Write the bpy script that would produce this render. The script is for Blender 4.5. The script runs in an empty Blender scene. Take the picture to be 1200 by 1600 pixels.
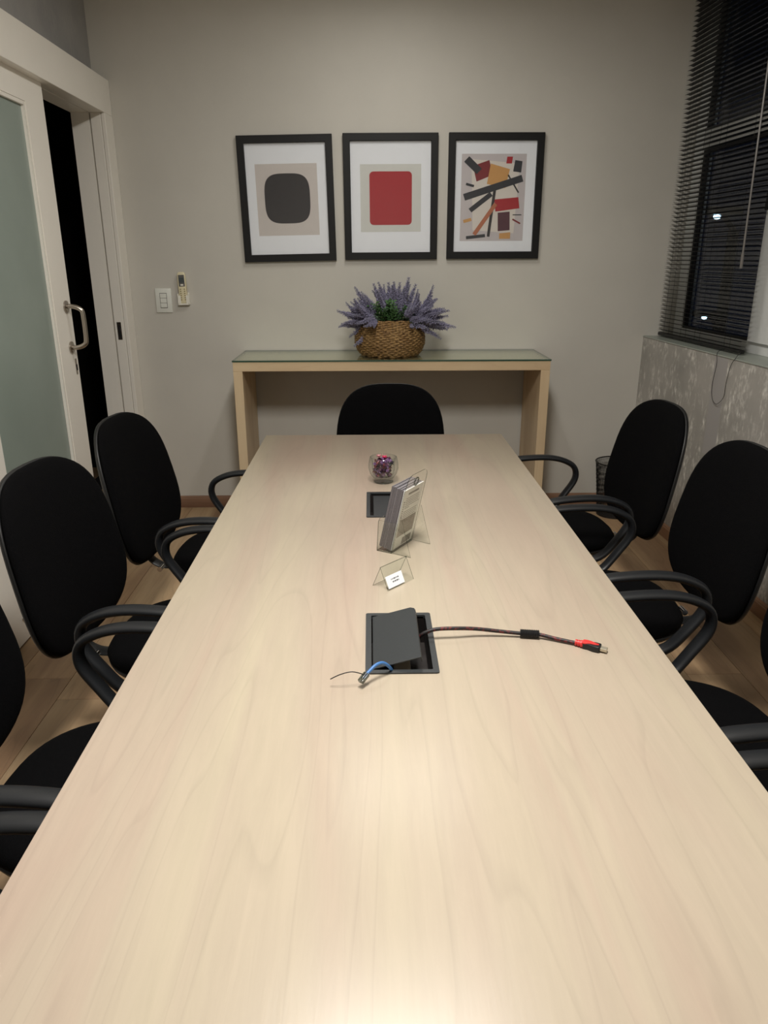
import bpy, bmesh, math, random
from mathutils import Vector, Matrix
PI = math.pi
S = bpy.context.scene
COL = S.collection
random.seed(7)

# ------------------------------------------------------------ camera, world, exposure
F_PX = 1159.25
cam_d = bpy.data.cameras.new('camera'); cam = bpy.data.objects.new('camera', cam_d); COL.objects.link(cam)
cam_d.sensor_fit = 'VERTICAL'; cam_d.sensor_height = 24.0; cam_d.lens = 24.0 * F_PX / 1600.0
cam_d.clip_start = 0.02
pt, yw, rl = math.radians(-18.9562), math.radians(-1.017), math.radians(-0.1204)
fw = Vector((-math.sin(yw) * math.cos(pt), math.cos(yw) * math.cos(pt), math.sin(pt)))
rt = Vector((math.cos(yw), math.sin(yw), 0)); up = rt.cross(fw)
r2 = math.cos(rl) * rt + math.sin(rl) * up; u2 = -math.sin(rl) * rt + math.cos(rl) * up
M = Matrix((r2, u2, -fw)).transposed().to_4x4(); M.translation = Vector((-0.0667, 0, 1.6063))
cam.matrix_world = M
S.camera = cam

W = bpy.data.worlds.new('night'); S.world = W; W.use_nodes = True
W.node_tree.nodes['Background'].inputs[0].default_value = (0.0012, 0.0019, 0.0045, 1)
W.node_tree.nodes['Background'].inputs[1].default_value = 1.0

S.view_settings.view_transform = 'Standard'; S.view_settings.look = 'None'
S.view_settings.gamma = 1; S.view_settings.use_curve_mapping = False
S.view_settings.exposure = 0.54

CEIL = 3.06
LAMPS = [((0.07, 3.65), 9.0, 0.13, 0.8), ((-0.05, 1.2), 62.0, 0.40, 0.9)]
LAMP_COL = (1.0, 0.965, 0.905)
for (lx, ly), pw, LAMP_W, LAMP_L in LAMPS:
    ld = bpy.data.lights.new('ceiling_lamp_light', 'AREA'); ld.shape = 'RECTANGLE'; ld.size = LAMP_W; ld.size_y = LAMP_L
    ld.energy = pw; ld.color = LAMP_COL
    lo = bpy.data.objects.new('ceiling_lamp_light', ld); COL.objects.link(lo)
    lo.location = (lx, ly, CEIL - 0.032)

# ------------------------------------------------------------ materials
def lin(c):
    c = c / 255.0
    return c / 12.92 if c <= 0.04045 else ((c + 0.055) / 1.055) ** 2.4
def rgb(r, g, b): return (lin(r), lin(g), lin(b), 1)
class Mat:
    def __init__(s, name):
        s.m = bpy.data.materials.new(name); s.m.use_nodes = True
        s.nt = s.m.node_tree; s.b = s.nt.nodes['Principled BSDF']; s.out = s.nt.nodes['Material Output']
    def n(s, t, **kw):
        x = s.nt.nodes.new(t)
        for k, v in kw.items():
            if k.startswith('i_'):
                k = k[2:]; k = int(k) if k.isdigit() else k.replace('_', ' ')
                x.inputs[k].default_value = v
            else: setattr(x, k, v)
        return x
    def l(s, a, b): s.nt.links.new(a, b)
    def coords(s, scale=(1, 1, 1), kind='Object'):
        tc = s.n('ShaderNodeTexCoord'); mp = s.n('ShaderNodeMapping'); mp.inputs['Scale'].default_value = scale
        s.l(tc.outputs[kind], mp.inputs['Vector']); return mp.outputs[0]
    def noise(s, vec, scale, detail=4, rough=.55, dist=0):
        x = s.n('ShaderNodeTexNoise'); x.inputs['Scale'].default_value = scale; x.inputs['Detail'].default_value = detail
        x.inputs['Roughness'].default_value = rough; x.inputs['Distortion'].default_value = dist
        s.l(vec, x.inputs['Vector']); return x.outputs['Fac']
    def ramp(s, fac, stops):
        x = s.n('ShaderNodeValToRGB'); e = x.color_ramp.elements
        while len(e) < len(stops): e.new(.5)
        for el, (p, c) in zip(e, stops): el.position = p; el.color = c
        s.l(fac, x.inputs[0]); return x.outputs[0]
    def mix(s, fac, a, b, mode='MIX'):
        x = s.n('ShaderNodeMix', data_type='RGBA', blend_type=mode)
        for v, i in ((fac, 0), (a, 6), (b, 7)):
            if hasattr(v, 'links'): s.l(v, x.inputs[i])
            else: x.inputs[i].default_value = v
        return x.outputs[2]
    def bump(s, h, strength=.3, dist=.002):
        x = s.n('ShaderNodeBump'); x.inputs['Strength'].default_value = strength; x.inputs['Distance'].default_value = dist
        s.l(h, x.inputs['Height']); s.l(x.outputs[0], s.b.inputs['Normal'])
    def col(s, c):
        if hasattr(c, 'links'): s.l(c, s.b.inputs['Base Color'])
        else: s.b.inputs['Base Color'].default_value = c
    def rough(s, r): s.b.inputs['Roughness'].default_value = r
def simple(name, c, r=.5, metal=0, var=.06, nscale=30, bump=0, spec=.5):
    m = Mat(name); f = m.noise(m.coords(), nscale)
    d = tuple(x * (1 - var) for x in c[:3]) + (1,); e = tuple(min(1, x * (1 + var)) for x in c[:3]) + (1,)
    m.col(m.ramp(f, [(.3, d), (.7, e)])); m.rough(r); m.b.inputs['Metallic'].default_value = metal
    m.b.inputs['Specular IOR Level'].default_value = spec
    if bump: m.bump(f, bump)
    return m.m

def wood(name, base, dark, light, axis='Y', rough=.36, contrast=1.0, rand=False, bump=.05, scale=1.0):
    m = Mat(name)
    sc = {'Y': (9, .75, 9), 'X': (.75, 9, 9), 'Z': (9, 9, .75)}[axis]
    sc = tuple(v * scale for v in sc)
    tc = m.n('ShaderNodeTexCoord'); mp = m.n('ShaderNodeMapping'); mp.inputs['Scale'].default_value = sc
    src = tc.outputs['Object']
    if rand:
        oi = m.n('ShaderNodeObjectInfo'); ad = m.n('ShaderNodeVectorMath', operation='ADD'); mu = m.n('ShaderNodeVectorMath', operation='SCALE')
        cb = m.n('ShaderNodeCombineXYZ'); m.l(oi.outputs['Random'], cb.inputs[0]); m.l(oi.outputs['Random'], cb.inputs[1]); m.l(cb.outputs[0], mu.inputs[0]); mu.inputs['Scale'].default_value = 37
        m.l(src, ad.inputs[0]); m.l(mu.outputs[0], ad.inputs[1]); src = ad.outputs[0]
    m.l(src, mp.inputs['Vector']); v = mp.outputs[0]
    broad = m.noise(v, .55, 3, .5, .6)
    fine = m.noise(v, 6.0, 6, .65, .4)
    # cathedral growth figure
    n2 = m.noise(v, .5, 2, .4, .3)
    mm = m.n('ShaderNodeMath', operation='MULTIPLY'); mm.inputs[1].default_value = 16; m.l(n2, mm.inputs[0])
    fr = m.n('ShaderNodeMath', operation='FRACT'); m.l(mm.outputs[0], fr.inputs[0])
    c1 = m.ramp(broad, [(.34, dark), (.5, base), (.68, light)])
    w = m.ramp(fr.outputs[0], [(0, (.5, .5, .5, 1)), (.82, (.53, .53, .53, 1)), (.96, (.40, .40, .40, 1)), (1, (.5, .5, .5, 1))])
    c2 = m.mix(.45 * contrast, c1, w, 'OVERLAY')
    g = m.ramp(fine, [(.3, (.42, .42, .42, 1)), (.7, (.58, .58, .58, 1))])
    c3 = m.mix(.4 * contrast, c2, g, 'OVERLAY')
    if rand:
        hs = m.n('ShaderNodeHueSaturation'); mr = m.n('ShaderNodeMapRange'); mr.inputs[3].default_value = .72; mr.inputs[4].default_value = 1.25
        m.l(oi.outputs['Random'], mr.inputs[0]); m.l(mr.outputs[0], hs.inputs['Value']); m.l(c3, hs.inputs['Color']); c3 = hs.outputs[0]
    m.col(c3); m.rough(rough); m.bump(fine, bump, .001); m.b.inputs['Specular IOR Level'].default_value = .36
    return m.m

MT = {}
MT['table'] = wood('maple_laminate', rgb(173, 160, 143), rgb(171, 153, 138), rgb(177, 166, 146), 'Y', .31, .6, bump=.2)
MT['table_edge'] = simple('maple_edge_highlight', rgb(232, 218, 192), .4, var=.03)  # edge band painted pale: the highlight along the rim is put into its colour
MT['console_top'] = wood('pale_oak_x', rgb(205, 182, 148), rgb(194, 168, 134), rgb(214, 193, 160), 'X', .45, .5)
MT['console_side'] = wood('pale_oak_z', rgb(205, 182, 148), rgb(194, 168, 134), rgb(214, 193, 160), 'Z', .45, .5)
MT['floor'] = wood('floor_laminate', rgb(168, 140, 108), rgb(138, 110, 84), rgb(188, 162, 128), 'Y', .42, 1.3, rand=True)
MT['skirting'] = wood('skirting_wood_x', rgb(134, 104, 84), rgb(114, 84, 66), rgb(148, 118, 96), 'X', .4, .9)
MT['skirting_y'] = wood('skirting_wood_y', rgb(142, 106, 82), rgb(122, 86, 66), rgb(156, 122, 96), 'Y', .4, .9)
# painted walls
def paint(name, c, var=.04):
    m = Mat(name); v = m.coords((1, 1, 1)); f = m.noise(v, 1.4, 5); g = m.noise(v, 260, 2)
    d = tuple(x * (1 - var) for x in c[:3]) + (1,); e = tuple(x * (1 + var) for x in c[:3]) + (1,)
    m.col(m.ramp(f, [(.35, d), (.65, e)])); m.rough(.75); m.bump(g, .12, .001); return m.m
MT['wall'] = paint('taupe_wall_paint', rgb(198, 195, 187))
MT['hall'] = paint('hall_darkness_paint', rgb(34, 33, 32))  # darkness of the unlit hallway put into its wall and floor colour
MT['ceiling'] = paint('white_ceiling_paint', rgb(240, 239, 236))
def cement(name, a, b, c, streak=.5, patch=None):
    m = Mat(name)
    v = m.coords((1, 1, 1)); vs = m.coords((1, 1, .48))
    big = m.noise(v, 1.8, 6, .6); st = m.noise(vs, 14, 7, .62, .4); st2 = m.noise(vs, 46, 5, .6)
    base = m.ramp(big, [(.35, a), (.65, b)])
    msk = m.ramp(st, [(.47, (0, 0, 0, 1)), (.60, (1, 1, 1, 1))])
    msk2 = m.ramp(st2, [(.45, (0, 0, 0, 1)), (.7, (1, 1, 1, 1))])
    mk = m.mix(1.0, msk, msk2, 'MULTIPLY')
    mu = m.n('ShaderNodeMath', operation='MULTIPLY'); mu.inputs[1].default_value = streak; m.l(mk, mu.inputs[0])
    if patch:
        # a smooth repaired stripe: no trowel streaks inside it
        y0, y1, z0 = patch
        tc = m.n('ShaderNodeTexCoord'); sx = m.n('ShaderNodeSeparateXYZ'); m.l(tc.outputs['Object'], sx.inputs[0])
        a1 = m.n('ShaderNodeMath', operation='GREATER_THAN'); a1.inputs[1].default_value = y0; m.l(sx.outputs[1], a1.inputs[0])
        a2 = m.n('ShaderNodeMath', operation='LESS_THAN'); a2.inputs[1].default_value = y1; m.l(sx.outputs[1], a2.inputs[0])
        a3 = m.n('ShaderNodeMath', operation='GREATER_THAN'); a3.inputs[1].default_value = z0; m.l(sx.outputs[2], a3.inputs[0])
        p = m.n('ShaderNodeMath', operation='MULTIPLY'); m.l(a1.outputs[0], p.inputs[0]); m.l(a2.outputs[0], p.inputs[1])
        p2 = m.n('ShaderNodeMath', operation='MULTIPLY'); m.l(p.outputs[0], p2.inputs[0]); m.l(a3.outputs[0], p2.inputs[1])
        inv = m.n('ShaderNodeMath', operation='SUBTRACT'); inv.inputs[0].default_value = 1; m.l(p2.outputs[0], inv.inputs[1])
        mu2 = m.n('ShaderNodeMath', operation='MULTIPLY'); m.l(mu.outputs[0], mu2.inputs[0]); m.l(inv.outputs[0], mu2.inputs[1])
        base = m.mix(p2.outputs[0], base, rgb(160, 157, 155)); mu = mu2
    m.col(m.mix(mu.outputs[0], base, c)); m.rough(.62)
    m.bump(st2, .15, .001); return m.m
MT['cement_right'] = cement('trowelled_cement', rgb(146, 144, 138), rgb(172, 168, 162), rgb(228, 226, 218), .95, patch=(3.745, 3.875, .6))
MT['cement_left'] = cement('cement_wash', rgb(146, 146, 146), rgb(166, 164, 162), rgb(172, 170, 166), .5)
MT['sill'] = simple('stone_sill', rgb(150, 156, 148), .35, var=.06, nscale=6)
MT['white_paint'] = simple('white_enamel', rgb(240, 236, 227), .38, var=.015, nscale=4)
MT['white_frame'] = simple('white_aluminium', rgb(214, 216, 214), .35, var=.02)
MT['gasket'] = simple('black_gasket', rgb(14, 15, 18), .6)
MT['fabric'] = None
m = Mat('black_seat_fabric'); v = m.coords(); vo = m.n('ShaderNodeTexVoronoi'); vo.inputs['Scale'].default_value = 420; m.l(v, vo.inputs['Vector'])
m.col(m.ramp(vo.outputs['Distance'], [(.1, rgb(11, 11, 13)), (.6, rgb(5, 5, 6))])); m.rough(.95); m.bump(vo.outputs['Distance'], .35, .0012)
m.b.inputs['Specular IOR Level'].default_value = .08; MT['fabric'] = m.m
MT['plastic'] = simple('black_moulded_plastic', rgb(13, 14, 15), .45, bump=.05, nscale=400)
MT['arm'] = simple('black_soft_arm_plastic', rgb(25, 27, 30), .42, bump=.08, nscale=500)
MT['steel'] = simple('brushed_steel', rgb(178, 170, 160), .28, metal=1)
MT['chrome'] = simple('chrome', rgb(210, 210, 210), .12, metal=1)
MT['hatch'] = simple('graphite_plastic', rgb(50, 53, 55), .42, nscale=200, bump=.05)
MT['hatch_dark'] = simple('dark_box_plastic', rgb(28, 22, 20), .6)
MT['black_frame'] = simple('black_frame_lacquer', rgb(13, 13, 14), .5, spec=.3)
MT['paper'] = simple('white_paper', rgb(240, 244, 250), .7, var=.01)
MT['basket_dark'] = simple('basket_inside', rgb(46, 34, 22), .9)
def wicker():
    m = Mat('braided_seagrass'); v = m.coords(); f = m.noise(v, 90, 5, .6); g = m.noise(v, 12, 3)
    c = m.mix(m.ramp(g, [(.3, (0, 0, 0, 1)), (.7, (1, 1, 1, 1))]), m.ramp(f, [(.3, rgb(70, 48, 26)), (.7, rgb(150, 114, 66))]), m.ramp(f, [(.3, rgb(88, 64, 38)), (.7, rgb(176, 142, 90))]))
    m.col(c); m.rough(.7); m.bump(f, .3, .001); return m.m
MT['wicker'] = wicker()
MT['lavender'] = simple('lavender_bud', rgb(136, 133, 158), .8, var=.35, nscale=60)
MT['lav_green'] = simple('lavender_stem', rgb(84, 104, 84), .8, var=.2, nscale=60)
MT['leaf'] = simple('green_leaf', rgb(62, 98, 50), .6, var=.3, nscale=50)
MT['mesh_wire'] = simple('black_wire', rgb(20, 20, 20), .5)
MT['red_rubber'] = simple('red_rubber', rgb(206, 50, 48), .45)
MT['blk_rubber'] = simple('black_rubber', rgb(20, 20, 22), .45)
MT['blue_cable'] = simple('blue_cable', rgb(64, 116, 178), .4)
MT['slat'] = simple('black_blind_slat', rgb(9, 9, 10), .42, spec=.4)
MT['wand'] = simple('grey_wand_plastic', rgb(112, 108, 104), .35)
MT['connector'] = simple('plug_shell_metal', rgb(196, 188, 170), .38, metal=.7)
MT['cream'] = simple('aged_cream_plastic', rgb(226, 217, 184), .45)
MT['ivory'] = simple('ivory_plastic', rgb(236, 233, 222), .4)
MT['switch'] = simple('white_switch_plastic', rgb(224, 226, 219), .35, var=.01)
MT['lcd'] = simple('grey_display', rgb(70, 78, 80), .25)
MT['key'] = simple('olive_key_rubber', rgb(150, 138, 96), .6)
def braid():
    m = Mat('braided_cable'); tc = m.n('ShaderNodeTexCoord'); w = m.n('ShaderNodeTexNoise'); w.inputs['Scale'].default_value = 120; m.l(tc.outputs['Object'], w.inputs['Vector'])
    m.col(m.ramp(w.outputs['Fac'], [(.5, rgb(22, 18, 20)), (.62, rgb(96, 26, 28))])); m.rough(.55); return m.m
MT['braid'] = braid()
def acrylic(name, tint=(.97, .98, .97, 1), ior=1.45, edge=.0, rough=.02):
    m = Mat(name); m.nt.nodes.remove(m.b)
    t = m.n('ShaderNodeBsdfTransparent'); t.inputs[0].default_value = tint
    g = m.n('ShaderNodeBsdfGlossy'); g.inputs['Roughness'].default_value = rough; g.inputs[0].default_value = (1, 1, 1, 1)
    lw_ = m.n('ShaderNodeLayerWeight'); lw_.inputs[0].default_value = .5
    pw_ = m.n('ShaderNodeMath', operation='POWER'); m.l(lw_.outputs['Facing'], pw_.inputs[0]); pw_.inputs[1].default_value = 4.5
    f = m.n('ShaderNodeMapRange'); m.l(pw_.outputs[0], f.inputs[0]); r0 = ((ior - 1) / (ior + 1)) ** 2; f.inputs[3].default_value = r0; f.inputs[4].default_value = .85
    mx = m.n('ShaderNodeMixShader')
    m.l(f.outputs[0], mx.inputs[0]); m.l(t.outputs[0], mx.inputs[1]); m.l(g.outputs[0], mx.inputs[2]); m.l(mx.outputs[0], m.out.inputs[0]); return m.m
MT['acrylic'] = acrylic('clear_acrylic')
MT['acrylic_edge'] = acrylic('acrylic_cut_edge', (.42, .45, .43, 1), 1.5, rough=.15)
MT['pane'] = acrylic('picture_glass', (.98, .98, .98, 1), 1.45)
MT['night_glass'] = acrylic('window_glass', (.9, .93, .95, 1), 1.42)
MT['cup_glass'] = acrylic('cup_glass', (.94, .955, .955, 1), 1.5)
def edgy(name, tint, edge, ior=1.5, rough=.02, p=2.2):
    m_ = acrylic(name, tint, ior, rough=rough); nt = m_.node_tree
    t = [n for n in nt.nodes if n.type == 'BSDF_TRANSPARENT'][0]
    lw = nt.nodes.new('ShaderNodeLayerWeight'); pw = nt.nodes.new('ShaderNodeMath'); pw.operation = 'POWER'; pw.inputs[1].default_value = p; nt.links.new(lw.outputs['Facing'], pw.inputs[0])
    mx = nt.nodes.new('ShaderNodeMix'); mx.data_type = 'RGBA'; mx.inputs[6].default_value = tint; mx.inputs[7].default_value = edge
    nt.links.new(pw.outputs[0], mx.inputs[0]); nt.links.new(mx.outputs[2], t.inputs[0]); return m_
MT['cup_glass'] = edgy('cup_glass_edge', (.97, .98, .98, 1), (.42, .47, .48, 1))
MT['green_glass'] = acrylic('float_glass_top', (.90, .955, .92, 1), 1.5)
MT['green_edge'] = simple('float_glass_edge', rgb(52, 78, 66), .2)
def frosted():
    m = Mat('frosted_glass'); v = m.coords(); f = m.noise(v, 3, 3)
    m.col(m.ramp(f, [(.3, rgb(152, 167, 159)), (.7, rgb(160, 175, 167))])); m.rough(.35)
    m.b.inputs['Transmission Weight'].default_value = .25; m.b.inputs['IOR'].default_value = 1.45
    m.b.inputs['Coat Weight'].default_value = .3; m.b.inputs['Coat Roughness'].default_value = .12
    return m.m
MT['frosted'] = frosted()
def emit(name, c, s):
    m = Mat(name); m.b.inputs['Emission Color'].default_value = c; m.b.inputs['Emission Strength'].default_value = s; m.col((.8, .8, .8, 1)); return m.m
MT['glint_glow'] = emit('glint_lamp_glow', (.55, .85, 1, 1), 6)  # glow of the added lamps that imitate reflected glints
MT['diffuser'] = simple('lamp_housing', rgb(235, 235, 230), .5)
def flat(name, c): return simple(name, c, .65, var=.02)
for n_, c_ in {'ink_black': (44, 42, 46), 'ink_navy': (44, 48, 56), 'ink_red': (170, 34, 46), 'ink_maroon': (128, 38, 46), 'ink_ochre': (206, 156, 94), 'ink_rust': (182, 112, 80),
               'panel_warm': (208, 202, 198), 'panel_pale': (212, 214, 210), 'panel_grey': (200, 194, 196), 'panel_cream': (222, 216, 208), 'ink_plum': (84, 44, 58), 'ink_brown': (118, 108, 96), 'ink_grey': (92, 90, 88), 'ink_mid': (150, 142, 130), 'page': (238, 238, 236), 'page_edge': (132, 128, 132), 'page_edge_dark': (56, 52, 60)}.items():
    MT[n_] = flat(n_, rgb(*c_))

# ------------------------------------------------------------ mesh builder
class MB:
    def __init__(s): s.v = []; s.f = []; s.mi = []; s.cur = 0
    def add(s, vs, fs):
        b = len(s.v); s.v += [tuple(x) for x in vs]
        for f in fs: s.f.append(tuple(i + b for i in f)); s.mi.append(s.cur)
        return s
    def box(s, x0, x1, y0, y1, z0, z1, T=None):
        vs = [Vector((x, y, z)) for z in (z0, z1) for y in (y0, y1) for x in (x0, x1)]
        if T: vs = [T @ q for q in vs]
        return s.add(vs, [(0, 2, 3, 1), (4, 5, 7, 6), (0, 1, 5, 4), (2, 6, 7, 3), (0, 4, 6, 2), (1, 3, 7, 5)])
    def prism(s, pts, z0, z1, T=None):      # pts ccw in local xy
        n = len(pts); vs = [Vector((p[0], p[1], z)) for z in (z0, z1) for p in pts]
        if T: vs = [T @ q for q in vs]
        return s.add(vs, [tuple(range(n - 1, -1, -1)), tuple(range(n, 2 * n))] + [(i, (i + 1) % n, n + (i + 1) % n, n + i) for i in range(n)])
    def tube(s, P, r, seg=10, flatten=None, closed=False):
        # r number or list; flatten=(a,b) half-widths along side/normal with fixed side vector
        P = [Vector(p) for p in P]; n = len(P); rings = []
        prev = None
        for i in range(n):
            a = P[(i - 1) % n] if (i > 0 or closed) else P[i]; b = P[(i + 1) % n] if (i < n - 1 or closed) else P[i]
            t = (b - a).normalized()
            if flatten: side = Vector(flatten[2]); side = (side - t * side.dot(t)).normalized(); nn = t.cross(side)
            else:
                if prev is None:
                    q = Vector((0, 0, 1)) if abs(t.z) < .9 else Vector((1, 0, 0)); side = t.cross(q).normalized()
                else: side = (prev - t * prev.dot(t)).normalized()
                nn = t.cross(side); prev = side
            ra = r[i] if isinstance(r, (list, tuple)) else r
            fa, fb = (flatten[0], flatten[1]) if flatten else (1, 1)
            rings.append([P[i] + side * math.cos(2 * PI * k / seg) * ra * fa + nn * math.sin(2 * PI * k / seg) * ra * fb for k in range(seg)])
        vs = [q for rg in rings for q in rg]; fs = []
        m = n if closed else n - 1
        for i in range(m):
            j = (i + 1) % n
            for k in range(seg): fs.append((i * seg + k, i * seg + (k + 1) % seg, j * seg + (k + 1) % seg, j * seg + k))
        if not closed: fs += [tuple(range(seg - 1, -1, -1)), tuple(range((n - 1) * seg, n * seg))]
        return s.add(vs, fs)
    def lathe(s, prof, seg=32, c=(0, 0, 0), cap=True):
        n = len(prof); vs = [Vector((c[0] + r * math.cos(2 * PI * k / seg), c[1] + r * math.sin(2 * PI * k / seg), c[2] + z)) for r, z in prof for k in range(seg)]
        fs = [(i * seg + k, i * seg + (k + 1) % seg, (i + 1) * seg + (k + 1) % seg, (i + 1) * seg + k) for i in range(n - 1) for k in range(seg)]
        if cap: fs += [tuple(range(seg - 1, -1, -1)), tuple(range((n - 1) * seg, n * seg))]
        return s.add(vs, fs)
    def mat(s, i): s.cur = i; return s
    def build(s, name, mats, parent=None, smooth=False, bevel=0, seg=2, label=None, kind=None, loc=None):
        me = bpy.data.meshes.new(name); me.from_pydata(s.v, [], s.f)
        mats = mats if isinstance(mats, (list, tuple)) else [mats]
        for q in mats: me.materials.append(MT[q] if isinstance(q, str) else q)
        me.polygons.foreach_set('material_index', s.mi)
        bm = bmesh.new(); bm.from_mesh(me); bmesh.ops.remove_doubles(bm, verts=bm.verts, dist=1e-6); bmesh.ops.recalc_face_normals(bm, faces=bm.faces)
        if bevel:
            ed = [e for e in bm.edges if len(e.link_faces) == 2 and e.calc_face_angle(0) > .6]
            bmesh.ops.bevel(bm, geom=ed, offset=bevel, segments=seg, affect='EDGES', profile=.5, clamp_overlap=True)
        bm.to_mesh(me); bm.free()
        o = bpy.data.objects.new(name, me); COL.objects.link(o)
        if smooth:
            me.shade_smooth()
            if smooth == 'auto' or bevel: 
                try: me.set_sharp_from_angle(angle=math.radians(40))
                except Exception: pass
        if parent: o.parent = parent
        if label: o['label'] = label
        if kind: o['kind'] = kind
        if loc: o.location = loc
        return o
def thing(name, label, cat, loc=(0, 0, 0), rz=0, group=None, rot=None):
    o = bpy.data.objects.new(name, None); COL.objects.link(o); o.location = loc; o.rotation_euler = rot or (0, 0, rz)
    o.empty_display_size = .1; o['label'] = label; o['category'] = cat
    if group: o['group'] = group
    return o
def tag(o, label, cat, group=None, kind=None):
    o['label'] = label; o['category'] = cat
    if group: o['group'] = group
    if kind: o['kind'] = kind
    return o
def copy_tree(o, parent=None):
    c = o.copy(); COL.objects.link(c)
    if parent: c.parent = parent
    for ch in list(o.children): copy_tree(ch, c)
    return c
def struct(o, label=None):
    o['kind'] = 'structure'
    if label: o['label'] = label
    return o
def smooth_path(pts, n=6, closed=False):
    P = [Vector(p) for p in pts]; out = []; N = len(P)
    rng = N if closed else N - 1
    for i in range(rng):
        if closed: a, b, c, d = P[(i - 1) % N], P[i], P[(i + 1) % N], P[(i + 2) % N]
        else: a, b, c, d = P[max(i - 1, 0)], P[i], P[i + 1], P[min(i + 2, N - 1)]
        for k in range(n):
            t = k / n
            out.append(.5 * ((2 * b) + (-a + c) * t + (2 * a - 5 * b + 4 * c - d) * t * t + (-a + 3 * b - 3 * c + d) * t ** 3))
    if not closed: out.append(P[-1])
    return out

# ------------------------------------------------------------ room shell
YW = 4.8203; XL = -1.635; YB = -1.6; XR = 1.6801; K = .0486; SILL = 1.1214
def xr(y, o=0): return XR + o + K * (YW - y)
f = MB().box(-2.7, 2.2, YB - .05, YW + .1, -.05, -.004).build('floor', 'skirting_y'); struct(f)
PWD = .2265; x0 = -1.283 - 6 * PWD
pl = MB().box(.0006, PWD - .0006, .0006, 1.2894, -.004, 0).build('plank', 'floor', f, bevel=.0008, seg=1)
first = True
for i in range(21):
    xx = x0 + i * PWD; off = {6: 2.487, 5: 2.64}.get(i, ((i * .531) % 1) * 1.29)
    yy = off - 1.29 * 5
    while yy < YW:
        if yy + 1.29 > YB - .1 and xx < 2.15:
            q = pl if first else pl.copy()
            if not first: COL.objects.link(q)
            first = False; q.location = (xx, yy, 0)
        yy += 1.29
c_ = struct(MB().box(-1.9, 2.4, YB - .05, YW + .1, CEIL, CEIL + .05).build('ceiling', 'ceiling'))
struct(MB().box(XL - .12, 1.925, YW, YW + .1, 0, CEIL).build('wall_back', 'wall'))
struct(MB().box(XL - .12, 2.2, YB - .1, YB, 0, CEIL).build('wall_front', 'wall'))
# left wall with the doorway
DY0, DY1, DZ = 3.0, 4.686, 2.40
struct(MB().box(XL - .1, XL, YB, DY0 - .02, 0, CEIL).box(XL - .1, XL, DY0 - .02, DY1 + .02, DZ, CEIL).box(XL - .1, XL, DY1 + .02, YW, 0, CEIL).build('wall_left', 'cement_left'))
# right wall: low parapet, stone sill, upper wall beyond the window
WY0, WY1, WZ1 = 2.3, YW, 2.99
def rprism(o0, o1, y0, y1, z0, z1):
    return [(xr(y0, o0), y0), (xr(y0, o1), y0), (xr(y1, o1), y1), (xr(y1, o0), y1)], z0, z1
mb = MB(); mb.prism(*rprism(0, .3, YB, YW, 0, SILL)); wr = struct(mb.build('wall_right', 'cement_right'))
MB().prism(*rprism(0, .3, YB, WY0, SILL, CEIL)).prism(*rprism(0.12, .3, WY0, YW, WZ1, CEIL)).build('upper_wall', 'wall', wr)
MB().prism(*rprism(-.004, .22, WY0 + .001, YW - .001, SILL + .0003, SILL + .008)).build('sill', 'sill', wr, bevel=.002, label='smooth grey green stone ledge under the window')
# dark hallway past the door
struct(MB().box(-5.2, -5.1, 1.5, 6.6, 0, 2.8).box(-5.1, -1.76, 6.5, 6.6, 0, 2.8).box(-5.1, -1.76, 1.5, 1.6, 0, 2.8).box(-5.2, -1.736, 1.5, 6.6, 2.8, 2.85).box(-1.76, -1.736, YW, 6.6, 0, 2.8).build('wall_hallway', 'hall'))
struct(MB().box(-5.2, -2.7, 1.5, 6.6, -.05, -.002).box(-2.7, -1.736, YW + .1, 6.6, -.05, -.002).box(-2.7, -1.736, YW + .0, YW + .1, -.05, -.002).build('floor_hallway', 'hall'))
# skirting
def skirt(name, a, b, nrm, mat):
    a, b, nrm = Vector(a), Vector(b), Vector(nrm).normalized(); prof = [(0, 0), (.016, 0), (.016, .062), (.012, .066), (.012, .07), (.004, .0786), (0, .0786)]
    vs = [p + nrm * d + Vector((0, 0, z)) for p in (a, b) for d, z in prof]; n = len(prof)
    return MB().add(vs, [tuple(range(n)), tuple(range(2 * n - 1, n - 1, -1))] + [(i, n + i, n + (i + 1) % n, (i + 1) % n) for i in range(n)]).build(name, mat)
struct(skirt('baseboard_back', (XL + .092, YW - .0005, .0005), (XR - .002, YW - .0005, .0005), (0, -1, 0), 'skirting'))
struct(skirt('baseboard_right', (xr(YB) - .0005, YB, .0005), (xr(YW - .02) - .0005, YW - .02, .0005), (-1, -K, 0), 'skirting_y'))
struct(skirt('baseboard_left', (XL + .0005, YB, .0005), (XL + .0005, 2.3, .0005), (1, 0, 0), 'skirting_y'))

# ------------------------------------------------------------ sliding door set
dr = MB().box(-1.632, -1.545, DY0 - 1.4, YW - .001, 2.376, 2.56).build('trim_1', 'white_paint', bevel=.003); struct(dr, 'white boxed header above the sliding door')
jb = MB().box(-1.567, -1.545, DY1, YW - .001, .001, 2.376).box(-1.632, -1.560, DY1 + .012, YW - .001, .001, 2.376).build('trim_2', 'white_paint', bevel=.002)
struct(jb, 'white door casing beside the back wall')
MB().box(-1.627, -1.569, DY1 - .001, DY1 + .012, .001, 2.376).build('stop_strip', 'white_paint', jb, bevel=.002, label='raised pale strip of the casing')
MB().box(-1.612, -1.586, DY1 - .0035, DY1 - .001, 1.13, 1.235).build('strike_plate', 'steel', jb, bevel=.001, label='narrow dark metal strike plate')
MB().box(-1.604, -1.594, DY1 - .0042, DY1 - .0034, 1.15, 1.215).build('strike_hole', 'gasket', jb)
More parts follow.
